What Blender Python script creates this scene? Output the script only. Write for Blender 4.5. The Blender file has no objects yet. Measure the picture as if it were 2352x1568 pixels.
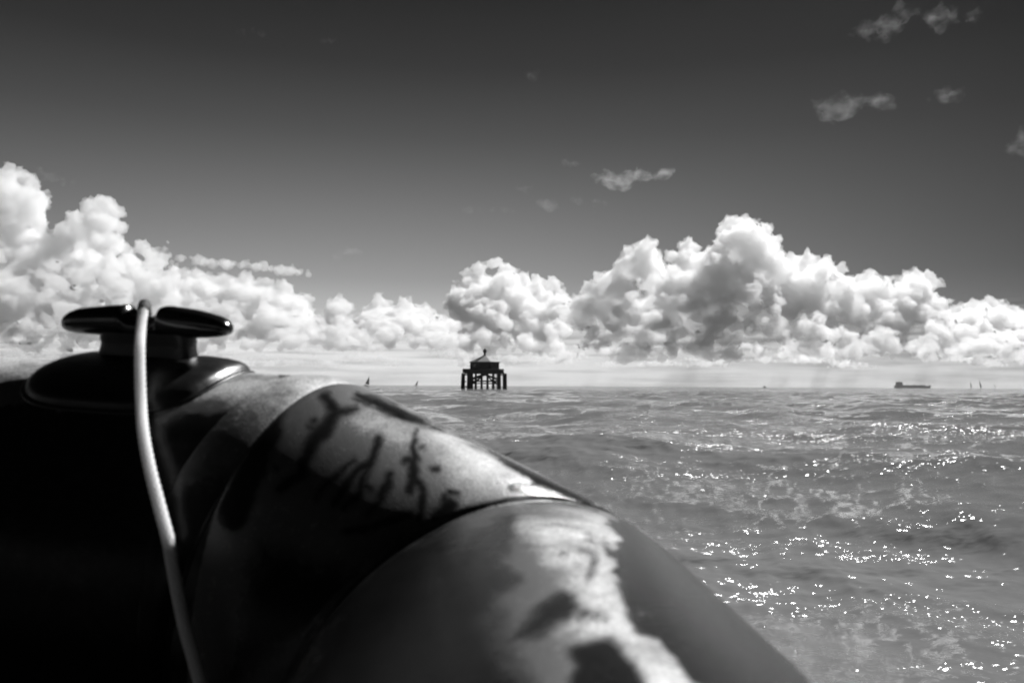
import bpy, bmesh, math, random
import numpy as np
from mathutils import Vector, Matrix
rad = math.radians

# ------------------------------------------------------------------ camera
EYE_Z = 1.05                       # eye height above the mean sea level
FPX = 28 / 36 * 2352               # focal length in pixels of a 2352 px wide picture
PITCH = math.atan(102 / FPX); ROLL = rad(0.3)
fwd = np.array([0, math.cos(PITCH), math.sin(PITCH)])
up0 = np.array([0, -math.sin(PITCH), math.cos(PITCH)])
r0 = np.array([1.0, 0, 0])
RT = r0 * math.cos(ROLL) + up0 * math.sin(ROLL)
UP = -r0 * math.sin(ROLL) + up0 * math.cos(ROLL)
EYE = np.array([0, 0, EYE_Z])
def ray(u, v):
    d = RT * (u - 1176) / FPX + UP * (784 - v) / FPX + fwd
    return d / np.linalg.norm(d)
def at(u, v, Y):                   # point seen at (u, v) that stands Y metres ahead
    d = ray(u, v)
    return EYE + d * (Y / d[1])

sc = bpy.context.scene
cam_data = bpy.data.cameras.new('camera')
cam = bpy.data.objects.new('camera', cam_data)
sc.collection.objects.link(cam)
cam_data.lens = 28; cam_data.sensor_width = 36
cam_data.clip_start = 0.02; cam_data.clip_end = 120000
cam.matrix_world = Matrix(((RT[0], UP[0], -fwd[0], 0), (RT[1], UP[1], -fwd[1], 0), (RT[2], UP[2], -fwd[2], EYE_Z), (0, 0, 0, 1)))
cam_data.dof.use_dof = True; cam_data.dof.focus_distance = 30; cam_data.dof.aperture_fstop = 7.5
sc.camera = cam

# ------------------------------------------------------------------ sky, sun, exposure (a black and white photograph: everything is grey)
SUN_AZ = rad(34); SUN_EL = rad(40)     # azimuth clockwise from the viewing direction
world = bpy.data.worlds.new('World'); sc.world = world; world.use_nodes = True
sc.view_settings.view_transform = 'Standard'; sc.view_settings.look = 'None'
sc.view_settings.exposure = 0.2; sc.view_settings.gamma = 1

class NT:                          # small helper for node trees
    def __init__(s, tree): s.t = tree; s.n = tree.nodes; s.l = tree.links
    def add(s, kind, **kw):
        n = s.n.new(kind)
        for k, v in kw.items():
            if k.startswith('i_'): n.inputs[k[2:].replace('_', ' ')].default_value = v
            else: setattr(n, k, v)
        return n
    def math(s, op, a, b=None, c=None, clamp=False):
        n = s.n.new('ShaderNodeMath'); n.operation = op; n.use_clamp = clamp
        for i, x in enumerate((a, b, c)):
            if x is None: continue
            if isinstance(x, (int, float)): n.inputs[i].default_value = x
            else: s.l.new(x, n.inputs[i])
        return n.outputs[0]
    def ramp(s, fac, stops, interp='LINEAR'):
        n = s.n.new('ShaderNodeValToRGB'); cr = n.color_ramp; cr.interpolation = interp
        while len(cr.elements) < len(stops): cr.elements.new(0.5)
        for e, (p, v) in zip(cr.elements, stops):
            e.position = p; e.color = (v, v, v, 1)
        s.l.new(fac, n.inputs[0]); return n.outputs[0]
    def mapr(s, v, a, b, c, d, smooth=False):
        n = s.n.new('ShaderNodeMapRange'); n.clamp = True
        if smooth: n.interpolation_type = 'SMOOTHSTEP'
        s.l.new(v, n.inputs[0])
        for i, x in enumerate((a, b, c, d)): n.inputs[i + 1].default_value = x
        return n.outputs[0]
    def link(s, a, b): s.l.new(a, b)
def grey(v): return (v, v, v, 1)

w = NT(world.node_tree)
bg = w.n['Background']
sky = w.add('ShaderNodeTexSky', sky_type='NISHITA', sun_disc=False, sun_elevation=SUN_EL, sun_rotation=SUN_AZ)
sep = w.add('ShaderNodeSeparateColor'); w.link(sky.outputs[0], sep.inputs[0])     # the red channel: a red filter on black and white film
tc = w.add('ShaderNodeTexCoord'); sx = w.add('ShaderNodeSeparateXYZ'); w.link(tc.outputs['Generated'], sx.inputs[0])
el = w.math('MULTIPLY', w.math('ARCSINE', sx.outputs[2]), 180 / math.pi)
g = w.ramp(w.math('DIVIDE', el, 90), [(p / 90, v) for p, v in ((0, .84), (2.5, .84), (7.5, .50), (12.5, .36), (17.5, .20), (22, .105), (27.5, .055), (42, .022), (90, .03))])
xc = w.math('MAXIMUM', w.math('MINIMUM', sx.outputs[0], .62), -.62)
az = w.math('EXPONENT', w.math('ADD', w.math('MULTIPLY', xc, -1.8), w.math('MULTIPLY', w.math('MULTIPLY', xc, xc), -1.9)))
az = w.math('MULTIPLY', az, w.mapr(sx.outputs[1], -.5, .5, .12, 1))
tone = w.math('MULTIPLY', w.math('MULTIPLY', sep.outputs[0], g), az)
tone = w.math('MULTIPLY', tone, .84)
# faint far layers of cloud just over the horizon
mp = w.add('ShaderNodeMapping'); mp.inputs['Scale'].default_value = (5, 5, 55); w.link(tc.outputs['Generated'], mp.inputs[0])
nz = w.add('ShaderNodeTexNoise'); nz.inputs['Scale'].default_value = 2.2; nz.inputs['Detail'].default_value = 7; nz.inputs['Roughness'].default_value = .55
w.link(mp.outputs[0], nz.inputs[0])
lay = w.math('MULTIPLY', w.mapr(nz.outputs[0], .44, .60, 0, 1), w.mapr(el, 3.0, 6.0, 1, 0, True))
lay = w.math('MULTIPLY', lay, w.mapr(el, 0.0, 1.6, .25, 1))
azl = w.math('EXPONENT', w.math('MULTIPLY', sx.outputs[0], -0.45))
cl = w.math('MULTIPLY', azl, 6.6)
m = w.math('MULTIPLY', lay, .6)
mp_ = w.add('ShaderNodeMapping'); mp_.inputs['Scale'].default_value = (4, 4, 90); mp_.inputs['Location'].default_value = (3, 1, 7); w.link(tc.outputs['Generated'], mp_.inputs[0])
nz2 = w.add('ShaderNodeTexNoise'); nz2.inputs['Scale'].default_value = 1.6; nz2.inputs['Detail'].default_value = 6; w.link(mp_.outputs[0], nz2.inputs[0])
tone = w.math('MULTIPLY', tone, w.math('SUBTRACT', 1, w.math('MULTIPLY', w.mapr(nz2.outputs[0], .45, .62, 0, .38), w.mapr(el, 3.0, 6.0, 1, 0, True))))
tot = w.math('ADD', w.math('MULTIPLY', tone, w.math('SUBTRACT', 1, m)), w.math('MULTIPLY', cl, m))
cb = w.add('ShaderNodeCombineColor')
for i in range(3): w.link(tot, cb.inputs[i])
w.link(cb.outputs[0], bg.inputs[0]); bg.inputs[1].default_value = 0.1
SUN_DIR = np.array([math.sin(SUN_AZ) * math.cos(SUN_EL), math.cos(SUN_AZ) * math.cos(SUN_EL), math.sin(SUN_EL)])
sun_data = bpy.data.lights.new('sun', 'SUN'); sun_data.energy = 5.0; sun_data.angle = rad(0.53); sun_data.color = (1, 1, 1)
sun = bpy.data.objects.new('sun', sun_data); sc.collection.objects.link(sun)
sun.rotation_euler = Vector(SUN_DIR).to_track_quat('Z', 'Y').to_euler()
sc.cycles.denoising_input_passes = 'RGB_ALBEDO_NORMAL'; sc.cycles.max_bounces = 18; sc.cycles.diffuse_bounces = 4; sc.cycles.glossy_bounces = 4; sc.cycles.volume_bounces = 18
sc.cycles.transparent_max_bounces = 64; sc.cycles.sample_clamp_indirect = 6; sc.cycles.sample_clamp_direct = 40; sc.cycles.filter_width = 2.1

# ------------------------------------------------------------------ helpers
def tag(o, label=None, cat=None, group=None, kind=None):
    for k, v in (('label', label), ('category', cat), ('group', group), ('kind', kind)):
        if v: o[k] = v
    return o
def link(o, parent=None):
    sc.collection.objects.link(o)
    if parent: o.parent = parent
    return o
def empty(name, loc=(0, 0, 0)):
    o = bpy.data.objects.new(name, None); o.location = loc; o.empty_display_size = .1
    return link(o)
def mesh_np(name, V, F, mat=None, parent=None, smooth=True, origin=None):
    """mesh object from numpy vertices and quads (n, 4) or a list of polygons; V in world coordinates"""
    V = np.asarray(V, dtype=np.float64)
    org = np.zeros(3) if parent is None else np.array(parent.matrix_world.translation if parent.parent is None else parent_origin(parent))
    if origin is not None: org = np.array(origin)
    me = bpy.data.meshes.new(name)
    if isinstance(F, np.ndarray):
        n = len(F); k = F.shape[1]
        me.vertices.add(len(V)); me.vertices.foreach_set('co', (V - org).astype(np.float32).ravel())
        me.loops.add(n * k); me.loops.foreach_set('vertex_index', F.astype(np.int32).ravel())
        me.polygons.add(n); me.polygons.foreach_set('loop_start', np.arange(0, n * k, k, dtype=np.int32))
        me.update(calc_edges=True); me.validate()
    else:
        me.from_pydata([tuple(x) for x in (V - org)], [], F); me.update()
    if smooth: me.polygons.foreach_set('use_smooth', [True] * len(me.polygons))
    if mat: me.materials.append(mat)
    o = bpy.data.objects.new(name, me)
    link(o)
    if parent is not None:
        o.parent = parent
        if origin is None: pass
    elif origin is not None:
        o.location = origin
    return o
def parent_origin(p):
    t = np.zeros(3)
    while p is not None:
        t = t + np.array(p.location); p = p.parent
    return t
_old_mesh_np = mesh_np
def mesh_np(name, V, F, mat=None, parent=None, smooth=True, origin=None):
    # vertices are given in world coordinates; parents are never rotated
    if parent is not None:
        V = np.asarray(V, dtype=np.float64) - parent_origin(parent)
        o = _old_mesh_np(name, V, F, mat, None, smooth); o.parent = parent
        return o
    return _old_mesh_np(name, V, F, mat, None, smooth, origin)
def material(name):
    m = bpy.data.materials.new(name); m.use_nodes = True
    return m, NT(m.node_tree), m.node_tree.nodes['Principled BSDF']
def simple(name, v, rough=.5, spec=.5, bump=0, scale=50, metallic=0, coat=0):
    m, t, b = material(name)
    b.inputs['Base Color'].default_value = grey(v); b.inputs['Roughness'].default_value = rough
    b.inputs['Specular IOR Level'].default_value = spec; b.inputs['Metallic'].default_value = metallic
    b.inputs['Coat Weight'].default_value = coat
    if bump:
        c = t.add('ShaderNodeTexCoord'); n = t.add('ShaderNodeTexNoise', i_Scale=scale, i_Detail=5)
        t.link(c.outputs['Object'], n.inputs[0]); bp = t.add('ShaderNodeBump', i_Strength=bump, i_Distance=.01)
        t.link(n.outputs[0], bp.inputs['Height']); t.link(bp.outputs[0], b.inputs['Normal'])
        r = t.mapr(n.outputs[0], .3, .7, rough * .8, min(1, rough * 1.25)); t.link(r, b.inputs['Roughness'])
    return m
def box(c, s, R=None):
    c = np.array(c, float); s = np.array(s, float) / 2
    V = np.array([[x, y, z] for x in (-1, 1) for y in (-1, 1) for z in (-1, 1)]) * s
    if R is not None: V = V @ np.array(R).T
    return V + c, [(0, 1, 3, 2), (4, 6, 7, 5), (0, 4, 5, 1), (2, 3, 7, 6), (0, 2, 6, 4), (1, 5, 7, 3)]
class MB:                          # collects shapes into one mesh
    def __init__(s): s.V = []; s.F = []; s.n = 0
    def add(s, V, F):
        s.V.append(np.asarray(V, float)); s.F += [tuple(int(i) + s.n for i in f) for f in F]; s.n += len(V); return s
    def box(s, c, d, R=None): return s.add(*box(c, d, R))
    def bar(s, a, b, r0_, r1_=None, n=8):
        a = np.array(a, float); b = np.array(b, float); r1_ = r0_ if r1_ is None else r1_
        d = (b - a) / np.linalg.norm(b - a); h = np.array([0, 0, 1.]) if abs(d[2]) < .9 else np.array([1., 0, 0])
        x = np.cross(d, h); x /= np.linalg.norm(x); y = np.cross(d, x)
        A = np.arange(n) * 2 * math.pi / n
        c = np.cos(A)[:, None] * x + np.sin(A)[:, None] * y
        V = np.concatenate([a + c * r0_, b + c * r1_])
        F = [(i, (i + 1) % n, n + (i + 1) % n, n + i) for i in range(n)] + [tuple(range(n))[::-1], tuple(range(n, 2 * n))]
        return s.add(V, F)
    def build(s, name, mat, parent=None, smooth=False, origin=None):
        return mesh_np(name, np.concatenate(s.V), s.F, mat, parent, smooth, origin)
def grid_faces(n, m, wrap=False):
    I = np.arange(n * m).reshape(n, m); A = I[:-1]; B = I[1:]
    if wrap: return np.stack([A, B, np.roll(B, -1, 1), np.roll(A, -1, 1)], -1).reshape(-1, 4)
    return np.stack([A[:, :-1], B[:, :-1], B[:, 1:], A[:, 1:]], -1).reshape(-1, 4)
CLOUD_ALB = .999; CLOUD_G = .38
DUST = .055; SALT_GLARE = .78; WET_SHADE = .012
HAZE = 3e-5
# ------------------------------------------------------------------ clouds: heaped lobes kilometres away, voxel-fused, then roughened
rng = np.random.default_rng(7)
def ico(sub):
    bm = bmesh.new(); bmesh.ops.create_icosphere(bm, subdivisions=sub, radius=1)
    V = np.array([v.co[:] for v in bm.verts]); F = np.array([[v.index for v in f.verts] for f in bm.faces]); bm.free()
    return V, F
ICO = ico(1)
def cloud_mat(name, dens):
    m = bpy.data.materials.new(name); m.use_nodes = True; t = NT(m.node_tree)
    t.n.remove(t.n['Principled BSDF'])
    v = t.add('ShaderNodeVolumePrincipled'); v.inputs['Color'].default_value = grey(CLOUD_ALB); v.inputs['Density'].default_value = dens
    v.inputs['Anisotropy'].default_value = CLOUD_G
    t.link(v.outputs[0], t.n['Material Output'].inputs['Volume'])
    return m
def cloud_surf(name):
    m = bpy.data.materials.new(name); m.use_nodes = True; t = NT(m.node_tree)
    t.n.remove(t.n['Principled BSDF'])
    d = t.add('ShaderNodeBsdfDiffuse'); d.inputs[0].default_value = grey(.93)
    tr = t.add('ShaderNodeBsdfTranslucent'); tr.inputs[0].default_value = grey(.93)
    mx = t.add('ShaderNodeMixShader'); mx.inputs[0].default_value = .25
    t.link(d.outputs[0], mx.inputs[1]); t.link(tr.outputs[0], mx.inputs[2])
    t.link(mx.outputs[0], t.n['Material Output'].inputs['Surface'])
    return m
def build_cloud(name, puffs, voxel, mat, disp=(), flat=None):
    """puffs: (u, v, r_px, distance)"""
    Vs = []; Fs = []; n = 0
    P = []
    for u, v, r, D in puffs:
        c = at(u, v, D); R = r / FPX * D
        P.append((c, R))
        k = 16 if r > 16 else 6
        for _ in range(k):
            d = rng.normal(size=3); d /= np.linalg.norm(d); d[2] = d[2] * .8 + .15
            q = c + d * R * rng.uniform(.7, .95); Rq = R * rng.uniform(.22, .46); P.append((q, Rq))
            if r > 12:
                for _ in range(4):
                    d2 = d + rng.normal(size=3) * .7; d2 /= np.linalg.norm(d2)
                    P.append((q + d2 * Rq * .9, Rq * rng.uniform(.3, .55)))
    C = np.mean([p[0] for p in P], 0)
    for c, R in P:
        V = ICO[0] * R
        Vs.append(V + (c - C)); Fs.append(ICO[1] + n); n += len(V)
    o = mesh_np(name, np.concatenate(Vs), np.concatenate(Fs), mat, None, True)
    o.location = C
    if flat is not None:
        pass
    m = o.modifiers.new('fuse', 'REMESH'); m.mode = 'VOXEL'; m.voxel_size = voxel; m.use_smooth_shade = True
    for i, (size, stren) in enumerate(disp):
        tx = bpy.data.textures.new('billow', 'CLOUDS'); tx.noise_scale = size; tx.noise_depth = 3; tx.noise_basis = 'VORONOI_F1' if i < 2 else 'BLENDER_ORIGINAL'
        dm = o.modifiers.new('billow', 'DISPLACE'); dm.texture = tx; dm.texture_coords = 'LOCAL'; dm.strength = -stren if i < 2 else stren; dm.mid_level = .5 if i > 1 else .35
    return o
def interp_top(pts, u):
    return np.interp(u, [p[0] for p in pts], [p[1] for p in pts])
left_top = [(-250, 560), (-120, 470), (-30, 420), (0, 400), (60, 400), (92, 440), (115, 520), (150, 520), (200, 480), (250, 470), (280, 490), (262, 570), (300, 575), (340, 575), (400, 600), (560, 630), (690, 655), (720, 705), (770, 700), (880, 695), (930, 705), (975, 705), (1030, 735)]
left_l = [(-60, 440, 60), (-130, 500, 70), (-220, 590, 80), (12, 408, 32), (55, 412, 27), (74, 424, 20), (20, 455, 48), (66, 470, 34), (84, 505, 26), (50, 530, 55), (0, 560, 70), (60, 590, 55), (105, 570, 30), (20, 650, 80), (100, 650, 60),
 (150, 530, 28), (175, 505, 26), (205, 480, 28), (240, 470, 26), (262, 488, 24), (278, 492, 14), (240, 515, 36), (195, 545, 44), (160, 590, 44), (200, 610, 45), (140, 640, 50),
 (285, 572, 20), (325, 568, 22), (350, 585, 20), (380, 570, 10), (386, 556, 6), (375, 600, 20), (300, 610, 34), (240, 620, 40), (400, 640, 34), (460, 650, 34), (520, 655, 34), (560, 655, 28), (610, 655, 22), (655, 665, 26), (690, 695, 28), (700, 735, 26), (620, 700, 40), (540, 710, 48), (460, 710, 52), (370, 690, 58), (290, 690, 60), (220, 700, 55),
 (778, 706, 32), (765, 730, 30), (845, 720, 22), (872, 700, 27), (895, 725, 28), (930, 708, 26), (955, 735, 28), (975, 715, 24), (1000, 735, 24), (1025, 745, 24), (830, 745, 28)]
mid_l = [(1078, 632, 18), (1100, 618, 20), (1130, 606, 18), (1145, 600, 14), (1165, 622, 24), (1200, 640, 22), (1235, 648, 20), (1270, 652, 22), (1288, 680, 20), (1075, 670, 34), (1055, 715, 32), (1110, 670, 44), (1170, 690, 50), (1235, 705, 46), (1285, 720, 26), (1130, 740, 50)]
right_l = [(1330, 695, 26), (1358, 665, 28), (1395, 662, 24), (1310, 725, 30), (1425, 610, 22), (1445, 580, 20), (1488, 572, 30), (1505, 590, 26), (1450, 620, 34), (1500, 640, 44), (1545, 590, 22), (1580, 572, 28), (1605, 592, 24), (1570, 625, 42), (1630, 590, 26), (1655, 555, 20), (1655, 530, 16), (1685, 525, 34), (1722, 525, 32), (1760, 530, 22), (1772, 556, 22), (1775, 590, 22), (1720, 580, 55), (1720, 650, 65), (1650, 640, 50), (1790, 640, 30), (1820, 605, 26), (1855, 600, 28), (1895, 610, 26), (1930, 618, 18), (1850, 650, 52), (1920, 660, 42), (1975, 650, 26), (2000, 632, 22), (2035, 650, 20), (2010, 680, 42), (2075, 645, 20), (2100, 636, 24), (2132, 634, 20), (2148, 650, 18), (2167, 655, 9), (2110, 670, 38), (2190, 661, 4), (2130, 700, 30), (2060, 700, 40),
 (2195, 720, 24), (2235, 705, 24), (2275, 700, 24), (2300, 705, 20), (2335, 725, 26), (2270, 745, 45), (2380, 740, 40), (2440, 760, 60), (2540, 780, 70), (1420, 720, 60), (1520, 720, 65), (1610, 730, 60)]
def fill(pts, u0, u1, vb, n, D, rr=(20, 42)):
    out = []
    for _ in range(n):
        u = rng.uniform(u0, u1); r = rng.uniform(*rr); t = interp_top(pts, u) + r * 1.3
        if t > vb - r * .5: continue
        f = rng.random(); v = t + (vb - t) * f
        out.append((u, v, r * (1 - .45 * f), D * (1 - .16 * f - .05 * rng.random())))
    return out
def top_of(l): 
    l = sorted(l); us = np.arange(l[0][0], l[-1][0], 12.)
    return [(u, min([v - math.sqrt(max(r * r - (u - a) ** 2, 0)) for a, v, r in l if abs(u - a) < r] or [760])) for u in us]
DL, DM, DR = 14600, 17000, 12900
def jit(l, D): return [(u, v, r, D * rng.uniform(.97, 1.03)) for u, v, r in l]

# ------------------------------------------------------------------ sea: one sheet of real waves out to the horizon
def sea_grid():
    rs = [0.35]
    while rs[-1] < 9000:
        r = rs[-1]; q = .0085 if r < 150 else (.0085 + (r - 150) / 4000 if r < 600 else .11)
        rs.append(r * (1 + q))
    rs = np.array(rs)
    a = [-rad(42)]
    while a[-1] < rad(42): a.append(a[-1] + .0011)
    b = a[-1]; st = .0011
    while b < 2 * math.pi - rad(42) - .002:
        st = min(st * 1.08, .02); rem = 2 * math.pi - rad(42) - b
        st2 = min(st, max(rem * .08, .0011)); b += st2
        if b < 2 * math.pi - rad(42) - .0008: a.append(b)
    return rs, np.array(a)
def wave_height(X, Y, cell, rg):
    Z = np.zeros_like(X); DX = np.zeros_like(X); DY = np.zeros_like(X)
    lams = np.exp(np.linspace(math.log(.075), math.log(14), 130)) * rg.uniform(.96, 1.04, 130)
    for lam in lams:
        th = rg.normal(rad(205), rad(33) if lam > 2 else rad(50))      # direction the waves travel
        k = 2 * math.pi / lam
        if lam < 6.5: slope = .0175
        else: slope = .018 * math.exp(-((lam - 6.5) / 7) ** 2)
        if lam < 1.2: slope *= 1.0
        A = slope / k * rg.uniform(.6, 1.4); ph = rg.uniform(0, 2 * math.pi)
        att = np.clip((lam / cell - 2.2) / 2.5, 0, 1)
        g_ = 1 + .5 * np.sin(X * .11 * math.cos(th + 1) + Y * .09 + lam * 3)      # gusty groups
        P = k * (X * math.cos(th) + Y * math.sin(th)) + ph
        w_ = A * att * g_
        Z += w_ * np.cos(P); s_ = w_ * np.sin(P) * .8
        DX -= s_ * math.cos(th); DY -= s_ * math.sin(th)
    return Z, DX, DY
rs_, as_ = sea_grid()
RR, AA = np.meshgrid(rs_, as_, indexing='ij')
SX = RR * np.sin(AA); SY = RR * np.cos(AA)
dr = np.gradient(rs_)[:, None]; da = np.gradient(as_)[None, :]
cell = np.maximum(dr * .45, np.minimum(np.abs(RR * da), RR * .03))
Z, DX, DY = wave_height(SX, SY, cell, np.random.default_rng(11))
calm = np.clip(1.25 - RR / 2600, .0, 1)
SXX = SX + DX * calm; SYY = SY + DY * calm; SZ = Z * calm
nr, na = RR.shape
V = np.stack([SXX, SYY, SZ], -1).reshape(-1, 3)
I = np.arange(nr * na).reshape(nr, na)
A0 = I[:-1, :]; A1 = I[1:, :]
F = np.stack([A0, np.roll(A0, -1, 1), np.roll(A1, -1, 1), A1], -1).reshape(-1, 4)[:, ::-1]
V = np.concatenate([V, [[0, 0, 0]]])
m_sea, t, b = material('sea_water')
gc = t.add('ShaderNodeTexCoord')
mp1 = t.add('ShaderNodeMapping'); mp1.inputs['Scale'].default_value = (1, 1.7, 1); mp1.inputs['Rotation'].default_value = (0, 0, rad(-14)); t.link(gc.outputs['Object'], mp1.inputs[0])
mp3 = t.add('ShaderNodeMapping'); mp3.inputs['Scale'].default_value = (.5, 2.0, 1); mp3.inputs['Rotation'].default_value = (0, 0, rad(9)); t.link(gc.outputs['Object'], mp3.inputs[0])
n1 = t.add('ShaderNodeTexNoise', i_Scale=11.0, i_Detail=1.2, i_Roughness=.5); t.link(mp1.outputs[0], n1.inputs[0])
n2 = t.add('ShaderNodeTexNoise', i_Scale=1.9, i_Detail=1.6, i_Roughness=.5); t.link(mp3.outputs[0], n2.inputs[0])
n4 = t.add('ShaderNodeTexNoise', i_Scale=.12, i_Detail=3); t.link(mp1.outputs[0], n4.inputs[0])
# ripples as slopes: small facets keep glittering however far away they are
def slope(n, k):
    v = t.add('ShaderNodeVectorMath', operation='SUBTRACT'); t.link(n.outputs['Color'], v.inputs[0]); v.inputs[1].default_value = (.5, .5, .5)
    m_ = t.add('ShaderNodeVectorMath', operation='MULTIPLY'); t.link(v.outputs[0], m_.inputs[0]); m_.inputs[1].default_value = (k, k * 1.3, 0); return m_.outputs[0]
n5 = t.add('ShaderNodeTexNoise', i_Scale=1.7, i_Detail=4, i_Roughness=.7); t.link(mp3.outputs[0], n5.inputs[0])
gust = t.math('MULTIPLY', t.mapr(n4.outputs[0], .35, .65, .85, 1.3), t.mapr(n5.outputs[0], .48, .66, .6, 1.9))
va = t.add('ShaderNodeVectorMath', operation='ADD'); t.link(slope(n1, 1.75), va.inputs[0]); t.link(slope(n2, 1.6), va.inputs[1])
n6 = t.add('ShaderNodeTexNoise', i_Scale=.38, i_Detail=1.5, i_Roughness=.5); t.link(mp3.outputs[0], n6.inputs[0])
vc = t.add('ShaderNodeVectorMath', operation='ADD'); t.link(va.outputs[0], vc.inputs[0]); t.link(slope(n6, 1.8), vc.inputs[1]); va = vc
n7 = t.add('ShaderNodeTexNoise', i_Scale=.1, i_Detail=1.5, i_Roughness=.5); t.link(mp3.outputs[0], n7.inputs[0])
vd = t.add('ShaderNodeVectorMath', operation='ADD'); t.link(va.outputs[0], vd.inputs[0]); t.link(slope(n7, 2.6), vd.inputs[1]); va = vd
vs = t.add('ShaderNodeVectorMath', operation='SCALE'); t.link(va.outputs[0], vs.inputs[0]); t.link(gust, vs.inputs['Scale'])
ge = t.add('ShaderNodeNewGeometry'); vb_ = t.add('ShaderNodeVectorMath', operation='ADD'); t.link(ge.outputs['Normal'], vb_.inputs[0]); t.link(vs.outputs[0], vb_.inputs[1])
vn = t.add('ShaderNodeVectorMath', operation='NORMALIZE'); t.link(vb_.outputs[0], vn.inputs[0])
vs2 = t.add('ShaderNodeVectorMath', operation='SCALE'); t.link(vs.outputs[0], vs2.inputs[0]); vs2.inputs['Scale'].default_value = .12
vb2 = t.add('ShaderNodeVectorMath', operation='ADD'); t.link(ge.outputs['Normal'], vb2.inputs[0]); t.link(vs2.outputs[0], vb2.inputs[1])
vn2 = t.add('ShaderNodeVectorMath', operation='NORMALIZE'); t.link(vb2.outputs[0], vn2.inputs[0]); t.link(vn2.outputs[0], b.inputs['Normal'])
t.link(vn.outputs[0], b.inputs['Coat Normal']); b.inputs['Coat Weight'].default_value = .85; b.inputs['Coat Roughness'].default_value = .062; b.inputs['Coat IOR'].default_value = 1.36
b.inputs['IOR'].default_value = 1.333; b.inputs['Roughness'].default_value = .3; b.inputs['Specular IOR Level'].default_value = 0
colr = t.mapr(n4.outputs[0], .3, .7, .20, .235)
cc = t.add('ShaderNodeCombineColor')
for i in range(3): t.link(colr, cc.inputs[i])
t.link(cc.outputs[0], b.inputs['Base Color'])
sea = mesh_np('sea', V[:-1], F, m_sea)
# close the little hole under the boat with a disc of the same sheet
tag(sea, kind='structure')


def wisp_mat(name, k):
    m = cloud_mat(name, k); t = NT(m.node_tree); v = t.n['Principled Volume']
    c = t.add('ShaderNodeTexCoord'); mp = t.add('ShaderNodeMapping'); mp.inputs['Scale'].default_value = (1, 1, 1.6); t.link(c.outputs['Object'], mp.inputs[0])
    n = t.add('ShaderNodeTexNoise', i_Scale=.012, i_Detail=5, i_Roughness=.62); t.link(mp.outputs[0], n.inputs[0])
    t.link(t.math('MULTIPLY', t.mapr(n.outputs[0], .38, .80, 0, 1, True), k), v.inputs['Density']); return m
mat_c = cloud_mat('cloud_vapour', .0060); mat_thin = wisp_mat('thin_cloud_vapour', .0010); mat_wisp = wisp_mat('wispy_cloud_vapour', .0032); mat_far = cloud_mat('far_cloud_vapour', .004)
def cl_tag(o): return tag(o, kind='stuff')
def base_row(u0, u1, v, n, D, r0_=10, r1_=22, dv=13):
    return [(rng.uniform(u0, u1), v + rng.normal() * dv, rng.uniform(r0_, r1_), D * rng.uniform(.8, 1.0)) for _ in range(n)]
LOW = [(-60, 640, 62, DL * .86), (40, 680, 52, DL * .85), (120, 700, 40, DL * .85), (-20, 730, 46, DL * .84)]
LOW += [(rng.uniform(-120, 175), rng.uniform(590, 770), rng.uniform(14, 30), DL * rng.uniform(.78, .84)) for _ in range(46)]
for lobes, D, a, b_, vb, n, vox in ((right_l, DR, 1330, 2560, 815, 420, 20), (left_l, DL, -260, 1040, 790, 380, 23), (mid_l, DM, 1050, 1300, 800, 90, 26)):
    pr = jit(lobes, D) + (LOW if D == DL else []) + fill(top_of(lobes), a, b_, vb, n, D) + base_row(a, b_, vb - 8, n // 3, D)
    cl_tag(build_cloud('clouds', pr, vox, mat_c, ((240, 95), (90, 34), (50, 16))))
# low far layers, pale and thin
far = []
for _ in range(110):
    u = rng.uniform(-250, 2600); v = rng.uniform(796, 842); n_ = rng.integers(5, 13)
    for j in range(n_):
        e_ = 1 - abs(2 * j / (n_ - 1) - 1); far.append((u + 11 * j, v + rng.normal() * 1.5 - 4 * e_, 6 + 9 * e_ * rng.uniform(.5, 1), 26000 * rng.uniform(.93, 1.07)))
cl_tag(build_cloud('clouds', far, 45, mat_far, ((400, 60), (500, 90))))
# thin scraps of cloud high in the blue
def wisp(pts, D, vox=12, m=None): cl_tag(build_cloud('clouds', [(u, v, r * 1.6, D * rng.uniform(.985, 1.015)) for u, v, r in pts], vox, m or mat_wisp, ((90, 30), (45, 14), (120, 60))))
def streak(pts, n, sp):
    out = []
    for a, b_ in zip(pts[:-1], pts[1:]):
        for t_ in np.linspace(0, 1, n): out.append((a[0] * (1 - t_) + b_[0] * t_ + rng.normal() * sp, a[1] * (1 - t_) + b_[1] * t_ + rng.normal() * sp * .5, (a[2] * (1 - t_) + b_[2] * t_) * rng.uniform(.5, 1.1)))
    return out
wisp(streak([(1372, 402, 8), (1400, 415, 16), (1430, 425, 12)], 6, 5) + streak([(1430, 410, 12), (1460, 402, 18), (1490, 412, 11), (1530, 398, 10), (1538, 390, 6)], 6, 4), 5000, 9)
wisp(streak([(1235, 468, 9), (1265, 475, 13), (1290, 482, 6)], 5, 4) + streak([(1312, 458, 8), (1335, 462, 8), (1385, 468, 11)], 4, 4) + streak([(1295, 376, 8), (1325, 376, 9)], 4, 3) + streak([(1065, 485, 8), (1085, 483, 8), (1150, 482, 7), (1175, 484, 6)], 4, 4) + streak([(1185, 435, 7), (1220, 432, 8)], 4, 4), 6000, 10, mat_thin)
wisp(streak([(1875, 245, 12), (1930, 255, 22), (1960, 240, 18), (2000, 232, 16), (2035, 238, 12)], 6, 5), 4500, 9, mat_thin)
wisp(streak([(2150, 228, 9), (2185, 218, 15), (2215, 222, 9)], 5, 5) + streak([(2315, 350, 12), (2350, 335, 22), (2390, 330, 24)], 5, 5), 4500, 9, mat_thin)
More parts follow.
